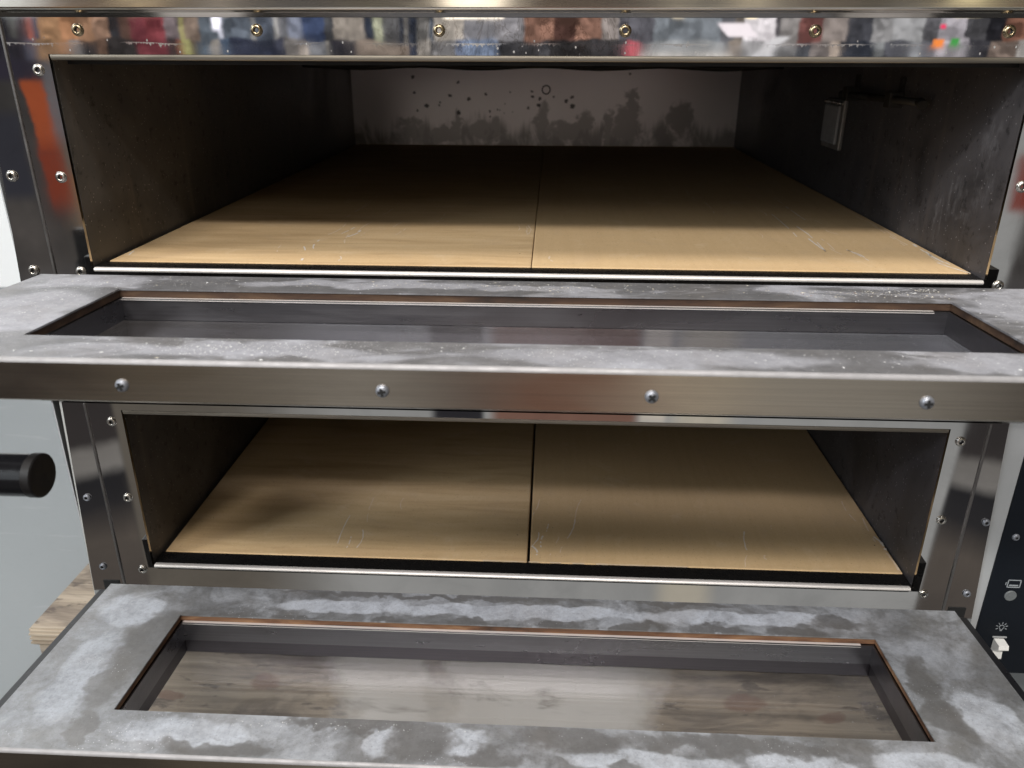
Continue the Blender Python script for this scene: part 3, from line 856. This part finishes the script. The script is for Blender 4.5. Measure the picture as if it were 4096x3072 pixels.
add_box(bm, .5735, .5900, -.0008, PY, -.1515, -.1500)
obj("switch_bezel", bm, M_GREY, pan)
bm = new()
add_lathe(bm, [(.0045, 0), (.0043, .001), (.0033, .0024), (.0014, .0030), (.0013, .0012), (0, .0012)], .5672, -.0078, PY, 18, [0, 0, 0, 1, 1])
obj("screw", bm, [M_SCREW, M_HOLE], pan)
bm = new()
add_lathe(bm, [(.022, 0), (.0215, .014), (.0195, .017), (0, .0175)], .604, .040, PY, 40)
obj("control_knob", bm, M_CAP, pan)

# ------------------------------------------------------------------ doors
def make_screw(x, z, y, parent):
    bm = new()
    r = .0048
    add_lathe(bm, [(r, 0), (r, .0008), (r * .93, .0018), (r * .75, .0028), (r * .45, .0033), (0, .0035)], x, z, y, 24)
    a = random.uniform(0, 1.2)
    for k in (0, 1):
        c, s_ = math.cos(a + k * math.pi / 2), math.sin(a + k * math.pi / 2)
        L, wd = .0029, .0009
        pts = [(x + c * L - s_ * wd, z + s_ * L + c * wd), (x - c * L - s_ * wd, z - s_ * L + c * wd),
               (x - c * L + s_ * wd, z - s_ * L - c * wd), (x + c * L + s_ * wd, z + s_ * L - c * wd)]
        f = quad(bm, [(px, y - .0034 - .0002 * k, pz) for px, pz in pts], 1)
        f2 = bmesh.ops.extrude_face_region(bm, geom=[f])
        bmesh.ops.translate(bm, vec=(0, -.0004, 0), verts=[q for q in f2['geom'] if isinstance(q, bmesh.types.BMVert)])
    for f in bm.faces:
        if f.material_index == 1:
            f.smooth = False
    return obj("screw", bm, [M_SCREW, M_HOLE], parent)

L_ = .2518
def make_door(yr, zr, tilt, m_plate, label, dx, th=.0324):
    # shell: black rails left, right and rear (the part itself)
    bm = new()
    add_box(bm, -.5035, -.4903, -L_ + .006, -.002, -th, -.0065, 0, .001)
    add_box(bm, .4903, .5035, -L_ + .006, -.002, -th, -.0065, 0, .001)
    add_box(bm, -.4900, .4900, -.010, -.001, -th, -.0030, 0, .0005)
    add_box(bm, -.4903, -.3855, -L_ + .006, -.010, -th, -th + .002)
    add_box(bm, .3855, .4903, -L_ + .006, -.010, -th, -th + .002)
    add_box(bm, -.3855, .3855, -L_ + .006, -.2035, -th, -th + .002)
    add_box(bm, -.3855, .3855, -.049, -.010, -th, -th + .002)
    d = obj("oven_door", bm, M_BLACK, oven, (dx, yr, zr - OZ))
    d.rotation_euler = (-math.atan(tilt), 0, 0)
    d['label'] = label
    # inner plate with the window cut out
    wy0, wy1, wx = -.0537, -.1990, .3817
    bm = new()
    xs, ys = (-.4900, -wx, wx, .4900), (-L_ + .0030, wy1, wy0, 0)
    NX = (6, 24, 6)
    for z, flip in ((0, 0), (-.0016, 1)):
        g_ = [[bm.verts.new((x, y, z)) for y in ys] for x in xs]
        for i in range(3):
            for j in range(3):
                if i == 1 and j == 1:
                    continue
                q = [g_[i][j], g_[i + 1][j], g_[i + 1][j + 1], g_[i][j + 1]]
                bm.faces.new(q[::-1] if flip else q)
    for (x0, x1, y0, y1) in ((xs[0], xs[3], ys[0], ys[3]), (xs[1], xs[2], ys[1], ys[2])):
        c = [(x0, y0), (x1, y0), (x1, y1), (x0, y1)]
        for k in range(4):
            (xa, ya), (xb, yb) = c[k], c[(k + 1) % 4]
            quad(bm, [(xa, ya, 0), (xb, yb, 0), (xb, yb, -.0016), (xa, ya, -.0016)])
    obj("inner_plate", bm, m_plate, d)
    # front strip with rolled top edge
    bm = new()
    prof = [(-L_ + .012, -.0018), (-L_ + .0032, -.0006)]
    for k in range(0, 8):
        a = k / 7 * math.pi * .5
        prof.append((-L_ + .0032 - .0032 * math.sin(a), -.0034 + .0034 * math.cos(a)))
    prof += [(-L_, -th + .0012), (-L_ + .0012, -th), (-L_ + .020, -th), (-L_ + .020, -th + .0015), (-L_ + .0014, -th + .0015), (-L_ + .0014, -.0036)]
    prof += [(-L_ + .004, -.0024), (-L_ + .012, -.0026)]
    add_prism(bm, prof, -.5035, .5035)
    bm.faces.ensure_lookup_table()
    for f in bm.faces:
        c = f.calc_center_median()
        if c.z > -.0036:
            f.material_index = 1
    obj("front_strip", bm, [M_STRIP, M_ROLL], d)
    # scorched gasket under the plate, then the steel liner of the window well
    def well(x, ya, yb, z0, z1, t, m, name):
        bm = new()
        add_box(bm, -x - t, x + t, ya, ya + t, z0, z1)
        add_box(bm, -x - t, x + t, yb - t, yb, z0, z1)
        add_box(bm, -x - t, -x, yb, ya, z0, z1)
        add_box(bm, x, x + t, yb, ya, z0, z1)
        return obj(name, bm, m, d)
    well(wx + .0012, wy0 + .0012, wy1 - .0012, -.0085, -.0018, .004, M_GASK[0] if zr > 0 else M_GASK[1], "gasket")
    bm = new()
    # liner: brushed upper part with a rolled bright ledge at the rear, darker part lower down in the deep door
    x, ya, yb, t = wx - .0015, wy0 - .0015, wy1 + .0015, .0014
    zm = -th + .0028 if th < .04 else -.0330
    for (a0, a1, b0, b1) in ((-x - t, x + t, ya, ya + t), (-x - t, x + t, yb - t, yb), (-x - t, -x, yb, ya), (x, x + t, yb, ya)):
        add_box(bm, a0, a1, b0, b1, zm, -.0090)
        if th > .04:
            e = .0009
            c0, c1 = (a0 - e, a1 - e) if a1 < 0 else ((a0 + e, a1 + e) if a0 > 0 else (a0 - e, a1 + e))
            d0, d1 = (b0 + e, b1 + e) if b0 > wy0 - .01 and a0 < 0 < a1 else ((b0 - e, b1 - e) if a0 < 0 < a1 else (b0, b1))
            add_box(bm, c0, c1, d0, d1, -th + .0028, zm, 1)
    add_box(bm, -x - .001, x - .012, ya - .0016, ya + .004, -.0112, -.0086, 2, .0010)
    obj("window_liner", bm, [M_LINER, M_LINER2, M_BULL], d)
    bm = new()
    add_box(bm, -wx - .004, wx + .004, wy1 - .004, wy0 + .004, -th - .0012 + .0001, -th + .0026)
    obj("door_glass", bm, M_GLASS[0] if zr > 0 else M_GLASS[1], d)
    for px in (-.2790, -.0930, .0940, .2795):
        make_screw(px - dx, -.0190, -L_, d)
    return d
du = make_door(-.04913, .30095, .03068, M_PLATE_U, "upper door, its plate dusted with flour", .0010)
dl = make_door(-.04974, -.07592, .03823, M_PLATE_L, "lower door, its plate blotched with pale stains", -.0005, .052)
# black handle grip under the upper door, seen at its right hand end
bm = new()
hx, hy, hz, hr = -.3550, -.3, .2139, .0163
seg = 40
def ringx(x, r):
    return [bm.verts.new((x, hy + r * math.cos(2 * math.pi * k / seg), hz + r * math.sin(2 * math.pi * k / seg))) for k in range(seg)]
pr_ = [(-.66, hr), (hx - .0075, hr), (hx - .0070, hr + .0005), (hx - .0008, hr + .0005), (hx, hr - .0004)]
for i, ((xa_, ra_), (xb_, rb_)) in enumerate(zip(pr_, pr_[1:])):     # rings not shared, so every step keeps a crisp edge
    A, B = ringx(xa_, ra_), ringx(xb_, rb_)
    for k in range(seg):
        f = bm.faces.new([A[k], A[(k + 1) % seg], B[(k + 1) % seg], B[k]])
        f.smooth = True
        f.material_index = 0 if i < 1 else 1
bm.faces.new(ringx(hx, hr - .0004)).material_index = 1
bm.faces.new(ringx(-.66, hr))
for bx in (-.475, -.64):
    add_box(bm, bx - .012, bx + .012, hy + .004, hy + .018, hz, hz + .062, 0, .002)
inv = (Matrix.Translation(du.location + Vector((0, 0, OZ))) @ du.rotation_euler.to_matrix().to_4x4()).inverted()
bmesh.ops.transform(bm, matrix=inv, verts=bm.verts[:])
obj("door_handle", bm, [M_RUB, M_CAP], du)

# ------------------------------------------------------------------ hearth stones (loose slabs lying in the chambers)
def scratch(bm, pts, wd, z, mi):
    for (a, b) in zip(pts, pts[1:]):
        d = Vector((b[0] - a[0], b[1] - a[1]))
        if d.length < 1e-6:
            continue
        d.normalize()
        n = Vector((-d.y, d.x)) * wd * .5
        quad(bm, [(a[0] + n.x, a[1] + n.y, z), (b[0] + n.x, b[1] + n.y, z), (b[0] - n.x, b[1] - n.y, z), (a[0] - n.x, a[1] - n.y, z)], mi)
def make_stone(x0, x1, y0, y1, zt, m, label, scr):
    bm = new()
    add_box(bm, x0, x1, y0, y1, zt - .020, zt, 0, .0016)
    for (xa, ya, xb, yb, wd, mi) in scr:
        n = 7
        pts = []
        off = random.uniform(-.004, .004)
        for k in range(n + 1):
            t = k / n
            c = off * math.sin(math.pi * t)
            pts.append((xa + (xb - xa) * t + c + random.uniform(-.0004, .0004), ya + (yb - ya) * t))
        k = 0
        while k < n:                              # broken line: some stretches left out
            if random.random() < .8:
                scratch(bm, pts[k:k + 2], wd * random.uniform(.8, 1.5), zt + .00018, mi)
            k += 1
    cx, cy = (x0 + x1) / 2, (y0 + y1) / 2
    bmesh.ops.translate(bm, vec=(-cx, -cy, -(zt - .020)), verts=bm.verts[:])
    o = obj("baking_stone", bm, [m, M_SCR, M_SCR2], None, (cx, cy, zt - .020))
    return tag(o, label, "baking stone", "hearth stones on the oven floors")
SCR = {'ul': [(-0.2592, 0.266, -0.2471, 0.4046, 0.0012, 2), (-0.2553, 0.3676, -0.247, 0.5058, 0.001, 2), (-0.2552, 0.1721, -0.25, 0.2401, 0.0012, 2), (-0.2407, 0.1794, -0.2319, 0.2242, 0.0016, 1), (-0.2281, 0.1611, -0.2208, 0.2003, 0.0022, 1), (-0.2218, 0.1805, -0.2175, 0.2566, 0.0012, 2), (-0.2231, 0.1253, -0.2298, 0.1736, 0.0014, 2), (-0.25, 0.0384, -0.2668, 0.1056, 0.0016, 1), (-0.2493, 0.0879, -0.2586, 0.1409, 0.0016, 1), (-0.2092, 0.0408, -0.2137, 0.0626, 0.0013, 1), (-0.1332, 0.2473, -0.1271, 0.3245, 0.0009, 2), (-0.2136, 0.3029, -0.2078, 0.3531, 0.0009, 2), (-0.1834, 0.223, -0.1733, 0.2713, 0.0009, 2), (-0.1717, 0.1746, -0.1653, 0.2241, 0.0009, 2), (-0.0061, 0.1872, -0.0072, 0.2436, 0.0011, 2), (-0.0091, 0.1973, -0.0095, 0.2378, 0.0009, 2), (-0.004, 0.1925, -0.0049, 0.2325, 0.0009, 2), (-0.019, 0.2126, -0.0196, 0.2428, 0.0009, 2), (-0.2897, 0.0769, -0.2952, 0.1095, 0.0012, 2), (-0.4503, 0.0516, -0.4545, 0.0724, 0.0015, 1), (-0.2136, 0.1683, -0.2125, 0.1876, 0.001, 2)], 'ur': [(0.3751, 0.4873, 0.3743, 0.4367, 0.0014, 2), (0.3723, 0.4073, 0.3713, 0.305, 0.0014, 1), (0.3363, 0.3453, 0.3275, 0.1703, 0.0011, 1), (0.3468, 0.2841, 0.3405, 0.1165, 0.0013, 1), (0.341, 0.1856, 0.3405, 0.1165, 0.0014, 1), (0.3545, 0.2091, 0.3532, 0.126, 0.001, 2), (0.3663, 0.1356, 0.3744, 0.0753, 0.0013, 1), (0.3676, 0.1246, 0.3749, 0.0832, 0.0016, 1), (0.3526, 0.1599, 0.3542, 0.1025, 0.001, 2), (0.3811, 0.3087, 0.3852, 0.2792, 0.001, 2), (0.3786, 0.2395, 0.3866, 0.2136, 0.001, 2), (0.248, 0.5603, 0.2486, 0.4554, 0.001, 2), (0.2576, 0.4406, 0.2553, 0.3484, 0.001, 2), (0.327, 0.3696, 0.322, 0.3173, 0.0011, 2), (0.452, 0.2761, 0.4444, 0.1516, 0.0012, 2), (0.4501, 0.3363, 0.4523, 0.1778, 0.0009, 2), (0.4511, 0.2149, 0.4513, 0.1318, 0.0012, 2), (0.4581, 0.1604, 0.4535, 0.0702, 0.0022, 1), (0.4563, 0.1321, 0.4562, 0.0607, 0.0018, 1), (0.4522, 0.1052, 0.4515, 0.0605, 0.0012, 2), (0.4464, 0.0697, 0.4607, 0.0246, 0.0016, 1), (0.2863, 0.2153, 0.2847, 0.1859, 0.0006, 2), (-0.0057, 0.2479, -0.0062, 0.1872, 0.0009, 2), (0.0221, 0.0745, 0.0257, 0.0498, 0.0016, 2)], 'll': [(-0.2449, 0.0539, -0.2443, 0.1214, 0.0011, 1), (-0.2306, 0.0451, -0.2311, 0.0703, 0.001, 1), (-0.2176, 0.0457, -0.2191, 0.087, 0.001, 1), (-0.2152, 0.0954, -0.2217, 0.1699, 0.0008, 2), (-0.1763, 0.1403, -0.1783, 0.1722, 0.0008, 2), (-0.0015, 0.0256, -0.0535, 0.0258, 0.0016, 2)], 'lr': [(0.0064, 0.1367, 0.015, 0.1777, 0.0012, 2), (0.0071, 0.0612, 0.0153, 0.0931, 0.0012, 1), (0.0192, 0.0543, 0.021, 0.0854, 0.0016, 1), (0.0254, 0.0957, 0.0286, 0.1144, 0.0012, 1), (0.0269, 0.0361, 0.0311, 0.0493, 0.0012, 2), (0.0376, 0.0686, 0.0421, 0.0845, 0.001, 2), (0.0532, 0.0811, 0.0643, 0.1268, 0.0011, 1), (0.0643, 0.1268, 0.0741, 0.1808, 0.0009, 2), (0.0071, 0.0612, 0.0136, 0.0409, 0.002, 1), (0.0037, 0.0259, 0.1027, 0.0257, 0.0022, 2), (0.0436, 0.048, 0.0463, 0.0614, 0.001, 2), (0.1027, 0.0257, 0.2009, 0.0254, 0.0014, 2), (0.2886, 0.1094, 0.2829, 0.0586, 0.0012, 1), (0.2803, 0.0548, 0.2735, 0.0257, 0.001, 2), (0.3268, 0.1154, 0.3288, 0.1279, 0.001, 2), (0.4584, 0.1517, 0.4545, 0.0941, 0.0016, 2), (0.4566, 0.1061, 0.4603, 0.0753, 0.0026, 1), (0.4582, 0.0752, 0.4604, 0.0319, 0.0022, 2), (0.4443, 0.1956, 0.4489, 0.1342, 0.001, 2), (0.3035, 0.056, 0.3051, 0.0451, 0.0016, 2)]}
zs1, zs2 = .2966, -.0805
make_stone(-.4596, .0022, .0262, 1.222, zs1, M_ST[0], "banded tan baking stone in the upper oven, left slab with white scratches at its middle", SCR['ul'])
make_stone(.0029, .4625, .0262, 1.222, zs1, M_ST[1], "plain tan baking stone on the right of the upper oven chamber, with long curved scratches", SCR['ur'])
make_stone(-.4600, .0016, .0262, 1.222, zs2, M_ST[2], "banded tan baking stone in the lower oven, left of the dark gap", SCR['ll'])
make_stone(.0050, .4630, .0262, 1.222, zs2, M_ST[3], "tan baking stone on the right of the lower oven chamber, chipped pale along its edges", SCR['lr'])

# ------------------------------------------------------------------ timber under the oven
def rough_box(bm, x0, x1, y0, y1, z0, z1, nx, amp):
    add_box(bm, x0, x1, y0, y1, z0, z1)
    es = [e for e in bm.edges if abs(e.verts[0].co.x - e.verts[1].co.x) > .1]
    bmesh.ops.subdivide_edges(bm, edges=es, cuts=nx, use_grid_fill=True)
    for v in bm.verts:
        v.co += Vector((0, random.uniform(-amp, amp), random.uniform(-amp, amp) * .4))
    bmesh.ops.bevel(bm, geom=[e for e in bm.edges if len(e.link_faces) == 2 and e.calc_face_angle(0) > .8], offset=.003, segments=2, affect='EDGES')
bm = new()
rough_box(bm, -.678, .57, .032, 1.30, -.248, OZ, 26, .0012)
for zz in (-.226, -.233, -.240):                     # saw lines on the end face kept as shallow ribs
    add_box(bm, -.676, .568, .0295, .033, zz - .0016, zz + .0012)
tag(obj("timber_plank", bm, M_WOOD, None, (0, 0, 0)), "grey weathered wooden board under the oven, its corner showing at the left", "board")
bm = new()
rough_box(bm, -.672, .57, .036, 1.28, -.400, -.2485, 26, .0015)
tag(obj("timber_beam", bm, M_BEAM, None, (0, 0, 0)), "thick stained timber beam on the floor, seen through the lower door window", "beam")

# ------------------------------------------------------------------ flour flakes and crumbs lying on the door plates
bm = new()
def flake(door, x, y, s, mi):
    mw = Matrix.Translation(door.location + Vector((0, 0, OZ))) @ door.rotation_euler.to_matrix().to_4x4()
    a = random.uniform(0, math.pi)
    e = random.uniform(.35, 1)
    h = s * random.uniform(.15, .4)
    base_ = []
    for k in range(5):
        b = 2 * math.pi * k / 5 + random.uniform(-.4, .4)
        px, py = s * math.cos(b), s * e * math.sin(b)
        base_.append(mw @ Vector((x + px * math.cos(a) - py * math.sin(a), y + px * math.sin(a) + py * math.cos(a), .0001)))
    top = bm.verts.new(mw @ Vector((x, y, h)))
    vs = [bm.verts.new(p) for p in base_]
    for k in range(5):
        bm.faces.new([vs[k], vs[(k + 1) % 5], top]).material_index = mi
def onplate(x, y):
    if abs(x) > .487 or y > -.002 or y < -.247:
        return False
    return not (abs(x) < .386 and -.203 < y < -.050)
def scatter(door, n, cx, cy, sx, sy, s0, s1, mis):
    for _ in range(n):
        x, y = random.gauss(cx, sx), random.gauss(cy, sy)
        if onplate(x, y):
            flake(door, x, y, random.uniform(s0, s1) * (.5 + random.random() ** 3), random.choice(mis))
scatter(du, 390, -.20, -.025, .17, .010, .0004, .0010, (0, 0, 0, 1))
scatter(du, 300, .02, -.022, .10, .012, .0005, .0011, (0, 1, 1))
scatter(du, 225, .33, -.026, .04, .010, .0005, .0012, (0, 1))
scatter(du, 60, .375, -.012, .008, .004, .0006, .0012, (1, 0))
scatter(du, 75, .27, -.028, .03, .006, .0005, .0012, (1, 1, 2))
scatter(du, 300, .43, -.09, .03, .05, .0004, .0010, (0,))
scatter(du, 330, -.43, -.10, .03, .05, .0004, .0009, (0,))
scatter(du, 285, -.21, -.220, .06, .010, .0004, .0010, (0,))
scatter(du, 210, .0, -.216, .14, .010, .0004, .0009, (0,))
scatter(du, 150, .25, -.216, .14, .012, .0004, .0010, (0,))
for x, y, s, mi in ((-.385, -.2450, .0022, 1), (-.378, -.2455, .0016, 2), (-.365, -.236, .0015, 0), (-.352, -.2365, .0013, 0), (-.300, -.2362, .0016, 0), (-.255, -.2455, .0018, 1),
                    (-.180, -.2460, .0016, 0), (.345, -.2355, .0016, 0), (.40, -.236, .0016, 0), (.225, -.238, .0014, 0), (-.19, -.236, .0014, 0)):
    flake(du, x, y, s, mi)
scatter(dl, 120, -.34, -.150, .012, .05, .0003, .0006, (0,))
scatter(dl, 150, -.20, -.206, .09, .005, .0003, .0007, (0,))
scatter(dl, 90, .15, -.206, .15, .005, .0003, .0006, (0,))
tag(obj("crumbs", bm, [M_FLOUR, M_GRAIN, M_BURNT]), "white flour flakes and crumbs scattered on the open door plates", "crumbs", None, "stuff")
